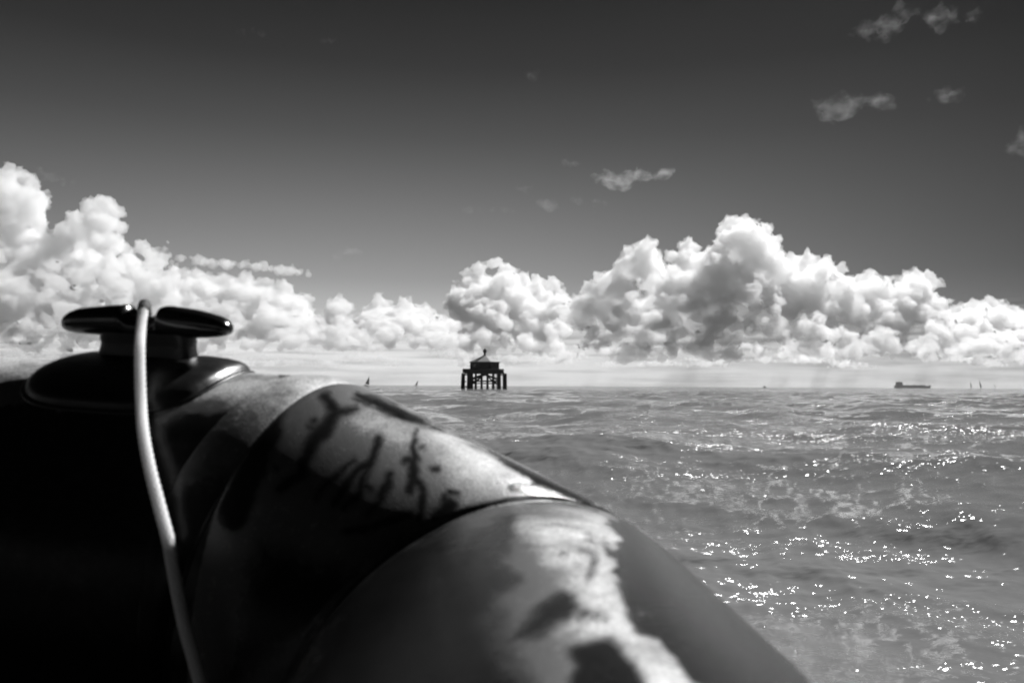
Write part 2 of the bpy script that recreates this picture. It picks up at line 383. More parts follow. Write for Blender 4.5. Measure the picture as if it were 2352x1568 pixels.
wisp(streak([(1940, 85, 6), (1990, 70, 12), (2040, 60, 14), (2080, 25, 16), (2120, 40, 12), (2160, 60, 10)], 7, 9) + streak([(2000, 90, 10), (2060, 85, 14)], 5, 7) + streak([(2170, 30, 16), (2230, 45, 13)], 6, 10), 4500, 9, mat_thin)
wisp(streak([(550, 72, 7), (590, 76, 9)], 5, 6) + streak([(745, 92, 6), (765, 92, 6)], 4, 4) + streak([(1210, 175, 8), (1235, 160, 9)], 5, 6), 5000, 9, mat_thin)
wisp(streak([(780, 583, 8), (805, 577, 10), (830, 584, 7)], 5, 5) + streak([(90, 392, 9), (120, 410, 9), (180, 424, 6)], 6, 5), 6500, 12, mat_thin)
# long flat veil on the left bank
wisp(streak([(400, 592, 8), (520, 605, 10), (620, 616, 9), (700, 628, 6)], 14, 6), 15000, 22, mat_far)

# banks of low mist in front of the cloud bases
mat_mist = cloud_mat('low_mist', .0004)
for k, (vt, dd) in enumerate(((868, 9750), (852, 9790), (834, 9830), (812, 9870), (788, 9910))):
    bank = []
    for u in np.arange(-700, 3100, 17):
        wob = 7 * math.sin(u * .004 + k * 2.1) + 5 * math.sin(u * .011 + k)
        for v in np.arange(vt + wob + 14, 915, 13): bank.append((u + rng.normal() * 5, v + rng.normal() * 2, 19, dd + rng.uniform(0, 60)))
    o = build_cloud('clouds', bank, 55, mat_mist, ((900, 30), (900, 60))); cl_tag(o)

# ------------------------------------------------------------------ inflatable boat (camera sits in it)
R0 = .25
PJ = np.array([[-.9529, 1.1947, -.1997], [-.2848, 1.0833, -.2383], [.0076, .9529, -.3699], [.0631, .15, -.3944]]) + EYE
s0 = (PJ[1] - PJ[0]); s0 /= np.linalg.norm(s0)
s2 = (PJ[3] - PJ[2]); s2 /= np.linalg.norm(s2)
# the joints of the whole tube: port side, bow, starboard (in view), aft
path = [np.array(p) for p in (
    (-2.15, -3.4, .62), (-2.2, -1.2, .62), (-2.2, .1, .66), (-1.95, .75, .74), (-1.5, 1.2, .82))] + \
    [PJ[0] - s0 * .12, PJ[1], PJ[2], PJ[3], np.array((.12, -.8, .64)), np.array((.12, -2.0, .62)), np.array((.10, -3.4, .62))]
boat = empty('inflatable_boat', (-1.0, -1.0, .3))
tag(boat, 'dark inflatable boat with dusty damp rubber tube curving across the foreground', 'inflatable boat')

def vnoise(P, seed=0):
    """value noise in 3D, vectorised"""
    P = P + seed * 17.13; I0 = np.floor(P).astype(np.int64); f = P - I0; f = f * f * (3 - 2 * f)
    def hsh(i): 
        n_ = (i[..., 0] * 73856093) ^ (i[..., 1] * 19349663) ^ (i[..., 2] * 83492791)
        n_ = (n_ ^ (n_ >> 13)) * 1274126177; return ((n_ ^ (n_ >> 16)) & 0xffff) / 65535.
    out = 0
    for dx in (0, 1):
        for dy in (0, 1):
            for dz in (0, 1):
                wgt = (f[..., 0] if dx else 1 - f[..., 0]) * (f[..., 1] if dy else 1 - f[..., 1]) * (f[..., 2] if dz else 1 - f[..., 2])
                out = out + wgt * hsh(I0 + np.array([dx, dy, dz]))
    return out
def fbm(P, s, n=4, seed=0):
    a = .5; o = 0; tot = 0
    for i in range(n): o = o + a * vnoise(P * s, seed + i); tot += a; a *= .55; s *= 2.1
    return o / tot
def build_tube():
    NTH = 420
    segs = [path[i + 1] - path[i] for i in range(len(path) - 1)]; L = [np.linalg.norm(s) for s in segs]; segs = [s / l for s, l in zip(segs, L)]
    up = np.array([0, 0, 1.]); u0 = up - segs[0] * (up @ segs[0]); u0 /= np.linalg.norm(u0); w0 = np.cross(segs[0], u0)
    th = np.arange(NTH) * 2 * math.pi / NTH
    gen = np.cos(th)[:, None] * u0 + np.sin(th)[:, None] * w0
    # joint rings
    rings = []; cur = path[0] + gen * R0; rings.append(cur); offs = [gen.copy()]
    for i in range(len(segs)):
        a = segs[i]
        n = a + segs[i + 1] if i + 1 < len(segs) else a
        n = n / np.linalg.norm(n)
        tt = ((path[i + 1] - cur) @ n) / (a @ n)
        cur = cur + tt[:, None] * a; rings.append(cur)
    V = []; S = []; J = []
    for i in range(len(segs)):
        fine = .0024 if i in (6, 7) else (.005 if i == 5 else .05)
        n = max(int(L[i] / fine), 6)
        if i in (5, 6, 7, 8): n = int(L[i] / (.0024 if i != 5 else .004))
        if i in (5, 6, 7, 8): fr = np.linspace(0, 1, n, endpoint=False)
        else: fr = np.linspace(0, 1, n, endpoint=False)
        ax = segs[i]
        for f in fr:
            base = rings[i] * (1 - f) + rings[i + 1] * f
            q = base - path[i]; s = (q @ ax)[:, None]; rad_ = q - s * ax; nr_ = rad_ / np.linalg.norm(rad_, axis=1)[:, None]
            la = np.linalg.norm(rings[i + 1] - rings[i], axis=1)
            d0 = f * la; d1 = (1 - f) * la
            d = np.minimum(d0, d1)
            off = -.0035 * np.exp(-(d / .006) ** 2) - .004 * np.exp(-(d / .03) ** 2)
            V.append(base + nr_ * off[:, None])
    V.append(rings[-1]); nrow = len(V)
    V = np.concatenate(V)
    I = np.arange(nrow * NTH).reshape(nrow, NTH); A0 = I[:-1]; A1 = I[1:]
    F = np.stack([A0, np.roll(A0, -1, 1), np.roll(A1, -1, 1), A1], -1).reshape(-1, 4)
    return V, F, rings, segs, NTH
TV, TF, rings, segs, NTH = build_tube()

# rubber marks: dusty film, water runs, salty crust, painted shade and glare, as mesh masks
def project(P):
    q = P - EYE; x = q @ RT; y = q @ UP; z = q @ fwd; z = np.where(z < .05, .05, z)
    return np.stack([1176 + FPX * x / z, 784 - FPX * y / z], -1)
def c1(*p): return [((400 + a[0] / 3.357) * .9408, (840 + a[1] / 3.357) * .9408) + tuple(x * .28 for x in a[2:]) for a in p]
def c2(*p): return [((1100 + a[0] / 3.357) * .9408, (1000 + a[1] / 3.357) * .9408) + tuple(x * .28 for x in a[2:]) for a in p]
def c3(*p): return [((1000 + a[0] / 2.352) * .9408, (1200 + a[1] / 2.352) * .9408) + tuple(x * .4 for x in a[2:]) for a in p]
strokes = [
 c1((960, 560, 50), (900, 700, 150), (790, 900, 190), (650, 1150, 230), (550, 1400, 260)),
 c1((1390, 560, 80), (1340, 680, 110), (1230, 790, 120), (1150, 930, 100), (1130, 1060, 90), (950, 1180, 70)),
 c1((1760, 760, 70), (1730, 870, 70), (1690, 960, 75), (1590, 1030, 65), (1480, 1180, 60), (1400, 1300, 70)),
 c1((1690, 980, 50), (1640, 1100, 50), (1600, 1230, 50), (1480, 1330, 50)),
 c1((1850, 1060, 40), (1840, 1140, 55), (1740, 1280, 40), (1660, 1400, 50)),
 c1((2070, 700, 30), (2050, 880, 50), (2040, 960, 60), (2050, 1080, 80), (2110, 1180, 45), (2100, 1320, 35), (2095, 1420, 50)),
 c1((1975, 950, 40), (2050, 935, 50), (2090, 940, 30)), c1((2000, 1190, 40), (2040, 1090, 50)),
 c1((1560, 940, 30), (1430, 1080, 30), (1250, 1250, 40)),
 c1((2350, 1320, 110), (2220, 1400, 70)), c1((2000, 1385, 50), (1850, 1430, 70), (1700, 1500, 70), (1500, 1540, 60)),
 c1((1570, 430, 40), (1740, 480, 100), (1860, 540, 120), (2000, 600, 100), (2150, 640, 90), (2300, 690, 50)),
 c1((1320, 440, 80), (1380, 530, 90)), c1((1390, 550, 60), (1560, 515, 40)),
 c1((2195, 1016, 30), (2250, 1014, 30)), c1((2125, 850, 30), (2140, 856, 25)), c1((1225, 630, 25), (1235, 632, 25)), c1((1190, 690, 14), (1250, 706, 14)),
 c1((900, 990, 30), (930, 1005, 30)), c1((1660, 1170, 40), (1700, 1190, 45)),
 c2((-100, 100, 30), (0, 160, 36), (300, 330, 50), (600, 500, 90), (800, 610, 120), (950, 690, 120)), c2((500, 640, 110), (640, 650, 180), (780, 640, 220), (950, 690, 160), (1150, 760, 80)),
 c2((380, 607, 18), (520, 597, 18)), c2((590, 590, 24), (640, 592, 24)),
 c2((0, 875, 26), (300, 780, 18), (450, 742, 16), (560, 712, 26), (740, 706, 34), (900, 722, 40), (1060, 752, 40), (1250, 815, 40), (1400, 890, 40)),  # dark line painted along the seam for its shadow gap
 c2((480, 640, 30), (500, 700, 36)),
 c2((0, 680, 40), (60, 680, 30)), c2((-50, 730, 40), (0, 800, 50)),
 c2((1060, 1150, 40), (1170, 1180, 60), (1180, 1280, 60), (1140, 1380, 45)), c2((1120, 1030, 22), (1190, 1080, 26)), c2((920, 1170, 24), (950, 1165, 24)), c2((1040, 1262, 22), (1060, 1262, 22)),
 c3((1000, 700, 60), (1130, 720, 50)),
]
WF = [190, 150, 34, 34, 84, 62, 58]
wet_shade_polys = [  # the first two paint shade onto the tube's left and lower sides
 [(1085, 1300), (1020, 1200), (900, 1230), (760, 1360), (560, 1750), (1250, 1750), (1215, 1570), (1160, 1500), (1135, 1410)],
 [(600, 1240), (720, 1300), (830, 1310), (930, 1250), (1000, 1220), (800, 1400), (500, 1600)],
 c2((1420, 880), (1260, 930), (1340, 990), (1400, 1060), (1340, 1140), (1240, 1070), (1290, 1200), (1380, 1240), (1360, 1330), (1410, 1480), (1440, 1568), (1500, 1800), (3000, 2400), (2400, 1568), (1480, 890)),
 c3((1290, 640), (1380, 680), (1320, 720), (1400, 800), (1480, 930), (1560, 1040), (1600, 1098), (2400, 1400), (2200, 900), (1500, 300), (1270, 600)),
 c2((480, 870), (490, 960), (440, 1090), (470, 1130), (370, 1180), (390, 1280), (480, 1360), (560, 1380), (400, 1500), (350, 1700), (-300, 1900), (-200, 1400), (0, 1290), (100, 1110), (350, 960)),
 c3((880, 560), (970, 590), (960, 660), (930, 715), (830, 770), (600, 850), (650, 760), (750, 680)),
 c3((920, 890), (1150, 830), (1250, 900), (1320, 1000), (1380, 1098), (1400, 1300), (900, 1300), (960, 1000)),
]
salt_glare_polys = [  # salty patches with the sun's glare painted into their colour
 c3((640, 215), (760, 180), (880, 170), (1060, 190), (1180, 260), (1210, 330), (1130, 330), (1200, 420), (1200, 560), (1250, 640), (1380, 660), (1400, 690), (1290, 740), (1340, 820), (1420, 930), (1540, 1010), (1580, 1060), (1600, 1250), (1400, 1250), (1330, 1000), (1250, 900), (1180, 830), (1000, 870), (930, 860), (940, 790), (860, 770), (980, 720), (970, 600), (900, 540), (880, 430), (780, 370), (720, 290)),
 c2((-250, 20), (-120, 60), (0, 150), (150, 250), (300, 330), (420, 400), (510, 490), (640, 530), (650, 560), (480, 560), (360, 600), (260, 640), (100, 630), (60, 500), (-20, 420), (-60, 330), (-180, 250), (-260, 120)),
 c2((560, 620), (660, 650), (650, 690), (560, 690), (520, 660)),
 c1((1600, 560), (1700, 520), (1860, 600), (2000, 640), (2010, 760), (1900, 800), (1800, 700), (1660, 700), (1600, 640)),
 c1((440, 380), (520, 300), (700, 330), (760, 400), (700, 460), (480, 450)),
]
def poly_sd(uv, poly):
    """signed distance (negative inside) to a polygon"""
    P = np.array(poly)[:, :2]; x, y = uv[:, 0], uv[:, 1]; ins = np.zeros(len(uv), bool); dmin = np.full(len(uv), 1e9)
    for i in range(len(P)):
        a = P[i]; b_ = P[(i + 1) % len(P)]
        c = ((a[1] > y) != (b_[1] > y)) & (x < (b_[0] - a[0]) * (y - a[1]) / (b_[1] - a[1] + 1e-12) + a[0]); ins ^= c
        ab = b_ - a; t_ = np.clip(((uv - a) @ ab) / (ab @ ab + 1e-9), 0, 1); dmin = np.minimum(dmin, np.linalg.norm(uv - a - t_[:, None] * ab, axis=1))
    return np.where(ins, -dmin, dmin)
def stroke_sd(uv, st):
    d = np.full(len(uv), 1e9)
    for a, b_ in zip(st[:-1], st[1:]):
        A = np.array(a[:2]); B = np.array(b_[:2]); ab = B - A; t_ = np.clip(((uv - A) @ ab) / (ab @ ab + 1e-9), 0, 1)
        w_ = a[2] * (1 - t_) + b_[2] * t_; d = np.minimum(d, np.linalg.norm(uv - A - t_[:, None] * ab, axis=1) - w_ / 2)
    return d
uv = project(TV)
warp = (np.stack([fbm(TV, 45, 4, 1), fbm(TV, 45, 4, 9)], -1) - .5) * 34
warp2 = (np.stack([fbm(TV, 14, 3, 3), fbm(TV, 14, 3, 13)], -1) - .5) * 26
uvs = uv + warp * .55 + warp2 * .3
NV = len(TV)
# faces that look towards the place the marks were noted from
idx = np.arange(NV) // NTH
near = (np.linalg.norm(TV - EYE, axis=1) < 1.6) & (TV[:, 1] > -.3)
wet_shade_sd = np.full(NV, 60.)
for st in strokes: wet_shade_sd = np.minimum(wet_shade_sd, stroke_sd(uvs, st))
uvp = uv + warp * 1.0 + warp2 * .9
poly_w = np.full(NV, 60.)
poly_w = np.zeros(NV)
for pl, fe in zip(wet_shade_polys, WF): poly_w = np.maximum(poly_w, np.clip(.5 - poly_sd(uvp, pl) / fe, 0, 1))
salt_glare_sd = np.full(NV, 60.)
for pl in salt_glare_polys: salt_glare_sd = np.minimum(salt_glare_sd, poly_sd(uvp, pl))
nz_ = fbm(TV, 9, 5, 21)
wet_shade = np.maximum(np.clip(.5 - wet_shade_sd / 38, 0, .86), poly_w); salt_glare = np.clip(.55 - salt_glare_sd / 70, 0, 1)
# the forward stretch of tube: dusty film on the crown, its lit paleness painted in
J1 = PJ[1]; sa = (TV - J1) @ s0; rel = TV - J1 - sa[:, None] * s0; ang = np.degrees(np.arctan2(-rel[:, 1], rel[:, 2]))
onseg0 = (sa < -.0) & (TV[:, 1] > .4) & (uv[:, 0] < 640)
crown = np.clip((ang - 33 + (nz_ - .5) * 16 + (fbm(TV, 60, 3, 5) - .5) * 9) / 5, 0, 1) * .8
wet_shade = np.where(onseg0, crown, wet_shade)
salt_glare = np.where(onseg0, .95 * np.clip((34 - ang + (nz_ - .5) * 20) / 10, 0, 1), salt_glare)
wet_shade = np.where(near, wet_shade, np.clip((nz_ - .45) * 4, 0, 1)); salt_glare = np.where(near, salt_glare, np.clip((nz_ - .62) * 3, 0, 1))

m_tube, t, b = material('rubber_tube')
aw = t.add('ShaderNodeAttribute', attribute_name='wet_shade'); asl = t.add('ShaderNodeAttribute', attribute_name='salt_glare')
oc = t.add('ShaderNodeTexCoord')
na_ = t.add('ShaderNodeTexNoise', i_Scale=70, i_Detail=6, i_Roughness=.65); t.link(oc.outputs['Object'], na_.inputs[0])
nb_ = t.add('ShaderNodeTexNoise', i_Scale=16, i_Detail=6, i_Roughness=.6); t.link(oc.outputs['Object'], nb_.inputs[0])
nc_ = t.add('ShaderNodeTexNoise', i_Scale=420, i_Detail=3); t.link(oc.outputs['Object'], nc_.inputs[0])
wet_shade_v = t.mapr(t.math('ADD', aw.outputs['Fac'], t.math('ADD', t.math('MULTIPLY', t.math('SUBTRACT', na_.outputs[0], .5), .55), t.math('MULTIPLY', t.math('SUBTRACT', nb_.outputs[0], .5), .5))), .15, .85, 0, 1, True)
salt_glare_m = t.math('MULTIPLY', asl.outputs['Fac'], t.mapr(nb_.outputs[0], .30, .66, .25, 1.0))
salt_glare_v = t.mapr(t.math('ADD', salt_glare_m, t.math('ADD', t.math('MULTIPLY', t.math('SUBTRACT', na_.outputs[0], .5), .8), t.math('MULTIPLY', t.math('SUBTRACT', nc_.outputs[0], .5), .7))), .1, 1.05, 0, 1)
salt_glare_v = t.math('MULTIPLY', salt_glare_v, t.mapr(nc_.outputs[0], .35, .6, .6, 1.15))
dust_and_glare = t.math('ADD', t.mapr(nb_.outputs[0], .3, .7, DUST * .82, DUST * 1.15), t.math('MULTIPLY', salt_glare_v, SALT_GLARE - DUST))
dry_unshaded = t.math('SUBTRACT', 1, t.math('MULTIPLY', wet_shade_v, t.mapr(salt_glare_v, .4, 1, 1, .35)))
col = t.math('ADD', t.math('MULTIPLY', dust_and_glare, dry_unshaded), t.math('MULTIPLY', t.math('SUBTRACT', 1, dry_unshaded), t.mapr(nb_.outputs[0], .3, .7, WET_SHADE * .8, WET_SHADE * 1.3)))
cc = t.add('ShaderNodeCombineColor')
for i in range(3): t.link(col, cc.inputs[i])
t.link(cc.outputs[0], b.inputs['Base Color'])
t.link(t.mapr(dry_unshaded, 0, 1, .10, .56), b.inputs['Roughness']); t.link(t.mapr(dry_unshaded, 0, 1, .13, .65), b.inputs['Specular IOR Level'])
bp = t.add('ShaderNodeBump', i_Strength=.2, i_Distance=.002); t.link(t.math('ADD', nc_.outputs[0], t.math('MULTIPLY', na_.outputs[0], .6)), bp.inputs['Height']); t.link(bp.outputs[0], b.inputs['Normal'])
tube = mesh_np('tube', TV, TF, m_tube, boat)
for nme, arr in (('wet_shade', wet_shade), ('salt_glare', salt_glare)):
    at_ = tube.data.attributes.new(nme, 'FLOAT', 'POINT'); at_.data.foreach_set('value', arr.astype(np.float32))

# --- pieces laid on the forward stretch of tube: seam tape, glue line, cleat pad
def seg0_pt(s, a, h=0):
    """s along the axis from the joint (negative = forward), a = angle from the crown towards the camera, h above the rubber"""
    s = np.asarray(s, float); a = np.asarray(a, float)
    upv = np.array([0, 0, 1.]) - s0 * s0[2]; upv /= np.linalg.norm(upv)
    side = np.cross(upv, s0); side = side if side[1] < 0 else -side
    r = R0 + np.asarray(h, float)
    return J1 + s[..., None] * s0 + (np.cos(a) * r)[..., None] * upv + (np.sin(a) * r)[..., None] * side
# seam tape from the glue line to the mitre
na0 = 260; aa = np.linspace(rad(-170), rad(180), na0)
n_m = s0 + segs[6]; n_m /= np.linalg.norm(n_m)
def s_mitre(a):
    p0_ = seg0_pt(np.zeros_like(a), a, .0); return ((J1 - p0_) @ n_m) / (s0 @ n_m)
edge = -.010 - .033 * np.clip((np.degrees(aa) + 0) / 42, -.3, 1.6) + np.where(True, 0, 0)
rows = []
sm = s_mitre(aa)
for f, h in ((0, -.0005), (0, .0012), (.03, .0022), (.06, .0024), (.25, .0024), (.5, .0024), (.75, .0022), (.93, .0014), (1, -.001)):
    rows.append(seg0_pt(np.minimum(edge, sm - .004) * (1 - f) + sm * f, aa, h - (.006 * np.exp(-((1 - f) * .05 / .02) ** 2) if f > .5 else 0)))
tape = mesh_np('seam_tape', np.concatenate(rows), grid_faces(len(rows), na0), m_tube, boat)
ad = np.tile(np.degrees(aa), len(rows)); tapn = (fbm(np.concatenate(rows), 14, 4, 31) - .5)  # tape painted pale on top and dark below, following its sheen
for nme, arr in (('wet_shade', np.clip((ad - 44 + tapn * 24) / 22, 0, 1)), ('salt_glare', np.clip((46 - ad + tapn * 24) / 22, 0, 1))):
    at_ = tape.data.attributes.new(nme, 'FLOAT', 'POINT'); at_.data.foreach_set('value', arr.astype(np.float32))

# --- cleat: moulded pad, post and two horns
PADA = rad(13); SC = -.213
def pad_surface(scale_s, scale_a, h, n=96):
    ph = np.arange(n) * 2 * math.pi / n
    e = 2 / 3.3
    cs = np.sign(np.cos(ph)) * np.abs(np.cos(ph)) ** e; sn = np.sign(np.sin(ph)) * np.abs(np.sin(ph)) ** e
    return seg0_pt(SC + cs * scale_s, PADA + sn * scale_a, h)
m_blk = simple('black_moulded_rubber', .010, .33, .33, .12, 30)
m_blk2 = simple('black_glossy_plastic', .010, .13, .5, .05, 25)
cleat = empty('cleat', tuple(seg0_pt(SC, PADA, 0) - parent_origin(boat))); cleat.parent = boat
rows = []
AS, AAng = .130, rad(27)
for sc_, h in ((1.0, -.002), (1.0, .0015), (.985, .0028), (.97, .003), (.958, .0032), (.95, .0045), (.935, .0082), (.90, .0120), (.84, .0152), (.74, .0178), (.58, .0195), (.3, .0205), (.02, .021)):
    rows.append(pad_surface(AS * sc_, AAng * sc_, h))
mesh_np('cleat_pad', np.concatenate(rows), grid_faces(len(rows), 96, True)[:, ::-1], m_blk, cleat)
# local frame of the cleat
CX = s0.copy(); base = seg0_pt(SC + .004, rad(10), .008)
CZ = np.array([0.02, -.12, 1.]); CZ -= CX * (CZ @ CX); CZ /= np.linalg.norm(CZ)
CY = np.cross(CZ, CX)
def cl(x, y, z): 
    x, y, z = [np.asarray(q, float) for q in (x, y, z)]
    return base + x[..., None] * CX + y[..., None] * CY + z[..., None] * CZ
K = np.linalg.norm(base - EYE) / FPX                     # metres per pixel at the cleat
def clu(u, y, v):                  # point seen at (u, v) lying y in front of (-) or behind (+) the middle plane of the cleat
    d = ray(u, v); t_ = ((base - EYE) @ CY + y) / (d @ CY); return EYE + d * t_
# horns: stations along x (px from the middle), top, bottom, half depth
st = [(-171.5, 744, 747, 0.001), (-170.9, 740, 750, 0.005), (-168.5, 729, 755, 0.01), (-162.5, 721, 759, 0.0135), (-152.5, 714, 763, 0.0165), (-135.5, 708, 766, 0.019), (-110.5, 705, 768, 0.0205), (-80.5, 702, 770, 0.022), (-50.5, 700, 772, 0.023), (-29.5, 699, 774, 0.0235), (-24.5, 701, 775, 0.0232), (-17.5, 716, 776, 0.0205), (-8.5, 724, 777, 0.02), (19.5, 728, 778, 0.0195), (43.5, 724, 778, 0.02), (52.5, 716, 778, 0.0205), (59.5, 703, 778, 0.0235), (69.5, 702, 777, 0.0235), (99.5, 706, 777, 0.0235), (129.5, 711, 777, 0.023), (155.5, 717, 776, 0.0215), (183.5, 726, 774, 0.019), (197.5, 733, 771, 0.016), (205.5, 742, 767, 0.012), (209.5, 749, 762, 0.007), (211, 755, 758, 0.001)]
base_v = project(base[None])[0][1]; X0 = 310 - project(base[None])[0][0]; nsec = 40; ph = np.arange(nsec) * 2 * math.pi / nsec; rows = []
xs = np.array([q[0] for q in st]); 
xx = np.concatenate([[-171.5, -171.2, -170.9, -170], np.linspace(-168.5, 208, 120), [208.8, 209.5, 210.2, 210.7, 211]])
tp = np.interp(xx, xs, [q[1] for q in st]); bt = np.interp(xx, xs, [q[2] for q in st]); dp = np.interp(xx, xs, [q[3] for q in st])
for x, a_, b_, d_ in zip(xx, tp, bt, dp):
    e = 2 / 2.3; u_ = x + 320.5
    cs = np.sign(np.cos(ph)) * np.abs(np.cos(ph)) ** e; sn = np.sign(np.sin(ph)) * np.abs(np.sin(ph)) ** e
    c_ = clu(u_, 0, (a_ + b_) / 2); hv = clu(u_, 0, a_) - c_
    rows.append(c_ + cs[:, None] * d_ * CY + sn[:, None] * hv)
Vh = np.concatenate(rows); Fh = [tuple(f) for f in grid_faces(len(rows), nsec, True)] + [tuple(range(nsec))[::-1], tuple(range(len(Vh) - nsec, len(Vh)))]
horn = mesh_np('cleat_horns', Vh, Fh, m_blk2, cleat)
# post: rounded box flaring into the pad
rows = []
for v, hw, dpt, xo in ((760, 96, .018, 8), (785, 103, .018, 8), (792, 101, .0175, 9), (800, 101, .0178, 9), (825, 107, .020, 9), (838, 113, .022, 8), (846, 120, .028, 7), (856, 131, .036, 6), (880, 142, .042, 6)):
    e = 2 / 5
    cs = np.sign(np.cos(ph)) * np.abs(np.cos(ph)) ** e; sn = np.sign(np.sin(ph)) * np.abs(np.sin(ph)) ** e
    z = (base_v - v) * K
    rows.append(cl((xo + 22 + X0 + cs * hw) * K, sn * dpt, np.full(nsec, z)))
mesh_np('cleat_post', np.concatenate(rows), grid_faces(len(rows), nsec, True)[:, ::-1], m_blk, cleat)
# ------------------------------------------------------------------ mooring rope over the saddle of the cleat
def smooth_path(P, n):
    P = np.array(P, float); out = []
    Q = np.vstack([2 * P[0] - P[1], P, 2 * P[-1] - P[-2]])
    for i in range(1, len(Q) - 2):
        for t_ in np.linspace(0, 1, n, endpoint=False):
            a, b_, c, d = Q[i - 1:i + 3]
            out.append(.5 * ((2 * b_) + (-a + c) * t_ + (2 * a - 5 * b_ + 4 * c - d) * t_ ** 2 + (-a + 3 * b_ - 3 * c + d) * t_ ** 3))
    out.append(P[-1]); return np.array(out)
sad = cl(-2 * K, 0, (base_v - 726) * K)
rope_pts = [clu(340, .085, 800), clu(337, .050, 760), clu(335, .032, 728), clu(333, .018, 704), clu(332, .002, 700), clu(330, -.018, 711), clu(327, -.033, 732)] + \
    [clu(323, -.060, 765), clu(321, -.088, 800), at(321, 850, .955), at(324, 930, .925), at(330, 1000, .885), at(345, 1080, .855), at(368, 1170, .83), at(386, 1240, .815), at(402, 1330, .81), at(425, 1440, .80), at(462, 1575, .79), at(500, 1760, .78), at(520, 2000, .78)]
def rope_mesh(P, r, n_around=40):
    T = np.gradient(P, axis=0); T /= np.linalg.norm(T, axis=1)[:, None]
    X = np.zeros_like(P); x = np.cross(T[0], [1, 0, .1]); x /= np.linalg.norm(x)
    for i in range(len(P)):
        x = x - T[i] * (x @ T[i]); x /= np.linalg.norm(x); X[i] = x
    Y = np.cross(T, X); L = np.concatenate([[0], np.cumsum(np.linalg.norm(np.diff(P, axis=0), axis=1))])
    th = np.arange(n_around) * 2 * math.pi / n_around
    TH, LL = np.meshgrid(th, L)
    kk = 2 * math.pi / .034
    br = .5 * (np.abs(np.sin(4 * TH + kk * LL * 2)) + np.abs(np.sin(4 * TH - kk * LL * 2)))
    rr = r * (.72 + .46 * br)
    V = P[:, None, :] + (np.cos(TH) * rr)[..., None] * X[:, None, :] + (np.sin(TH) * rr)[..., None] * Y[:, None, :]
    F = [tuple(f) for f in grid_faces(len(P), n_around, True)] + [tuple(range(n_around)), tuple(range((len(P) - 1) * n_around, len(P) * n_around))[::-1]]
    return V.reshape(-1, 3), F
P = smooth_path(rope_pts, 60)
# even spacing
L = np.concatenate([[0], np.cumsum(np.linalg.norm(np.diff(P, axis=0), axis=1))]); LL = np.arange(0, L[-1], .0007)
P = np.stack([np.interp(LL, L, P[:, i]) for i in range(3)], -1)
Vr, Fr = rope_mesh(P, .0056)
m_rope = bpy.data.materials.new('white_rope'); m_rope.use_nodes = True; t = NT(m_rope.node_tree); b = t.n['Principled BSDF']
b.inputs['Base Color'].default_value = grey(.82); b.inputs['Roughness'].default_value = .75
b.inputs['Base Color'].default_value = grey(.97); b.inputs['Subsurface Weight'].default_value = 1; b.inputs['Subsurface Radius'].default_value = (1, 1, 1); b.inputs['Subsurface Scale'].default_value = .012
c = t.add('ShaderNodeTexCoord'); n = t.add('ShaderNodeTexNoise', i_Scale=900, i_Detail=4); t.link(c.outputs['Object'], n.inputs[0])
bp = t.add('ShaderNodeBump', i_Strength=.5, i_Distance=.0008); t.link(n.outputs[0], bp.inputs['Height']); t.link(bp.outputs[0], b.inputs['Normal'])
rope = mesh_np('mooring_rope', Vr, Fr, m_rope, origin=tuple(P[500]))
rope.data.transform(Matrix.Identity(4))
k0, k1 = [int(np.argmin(np.linalg.norm(P - q, axis=1))) for q in (clu(337, .050, 760), clu(329.5, -.021, 714))]
Vw, Fw = rope_mesh(P[k0:k1], .0068)
mesh_np('shade_sleeve', Vw + 0, Fw, simple('rope_shade_grey', .07, .7), rope)  # dark sleeve added to paint the shade on the rope's top
tag(rope, 'white braided mooring rope hanging over the black cleat', 'rope')
# ------------------------------------------------------------------ the rest of the boat: floor, rigid hull, transom, end cones
m_deck = simple('dark_deck', .02, .6, .3, .3, 120); m_hull = simple('grey_hull_paint', .25, .35, .5, .05, 5)
deck = MB()
out = [(-1.95, -3.4), (-2.0, .1), (-1.8, .65), (-1.4, 1.05), (-.9, 1.1), (-.35, .98), (-.1, .85), (-.03, .15), (-.03, -3.4)]
zd = .42
V = [(x, y, zd) for x, y in out] + [(x, y, zd - .03) for x, y in out]; n = len(out)
deck.add(V, [tuple(range(n))[::-1], tuple(range(n, 2 * n))] + [(i, (i + 1) % n, n + (i + 1) % n, n + i) for i in range(n)])
deck.build('deck', m_deck, boat)
hull = MB(); kx = -1.02; ys = np.linspace(-3.35, 1.0, 24)
port = np.array([np.interp(y, [-3.4, .1, .65, 1.05, 1.2], [-2.05, -2.05, -1.8, -1.35, -1.1]) for y in ys]); stb = np.array([np.interp(y, [-3.4, .15, .9, 1.0, 1.2], [.05, .02, -.1, -.4, -.8]) for y in ys])
kz = np.interp(ys, [-3.4, -.5, .6, 1.0], [-.35, -.33, -.05, .38]); 
rows = np.concatenate([[(p_, y, .44), ((p_ + kx) / 2, y, (z + .34) / 2 - .05), (kx, y, z), ((s_ + kx) / 2, y, (z + .34) / 2 - .05), (s_, y, .44)] for p_, s_, y, z in zip(port, stb, ys, kz)])
mesh_np('hull', rows, [tuple(f) for f in grid_faces(24, 5)] + [tuple(range(5))], m_hull, boat)
MB().box((-1.0, -3.32, .62), (1.75, .06, .62)).build('transom', m_hull, boat)
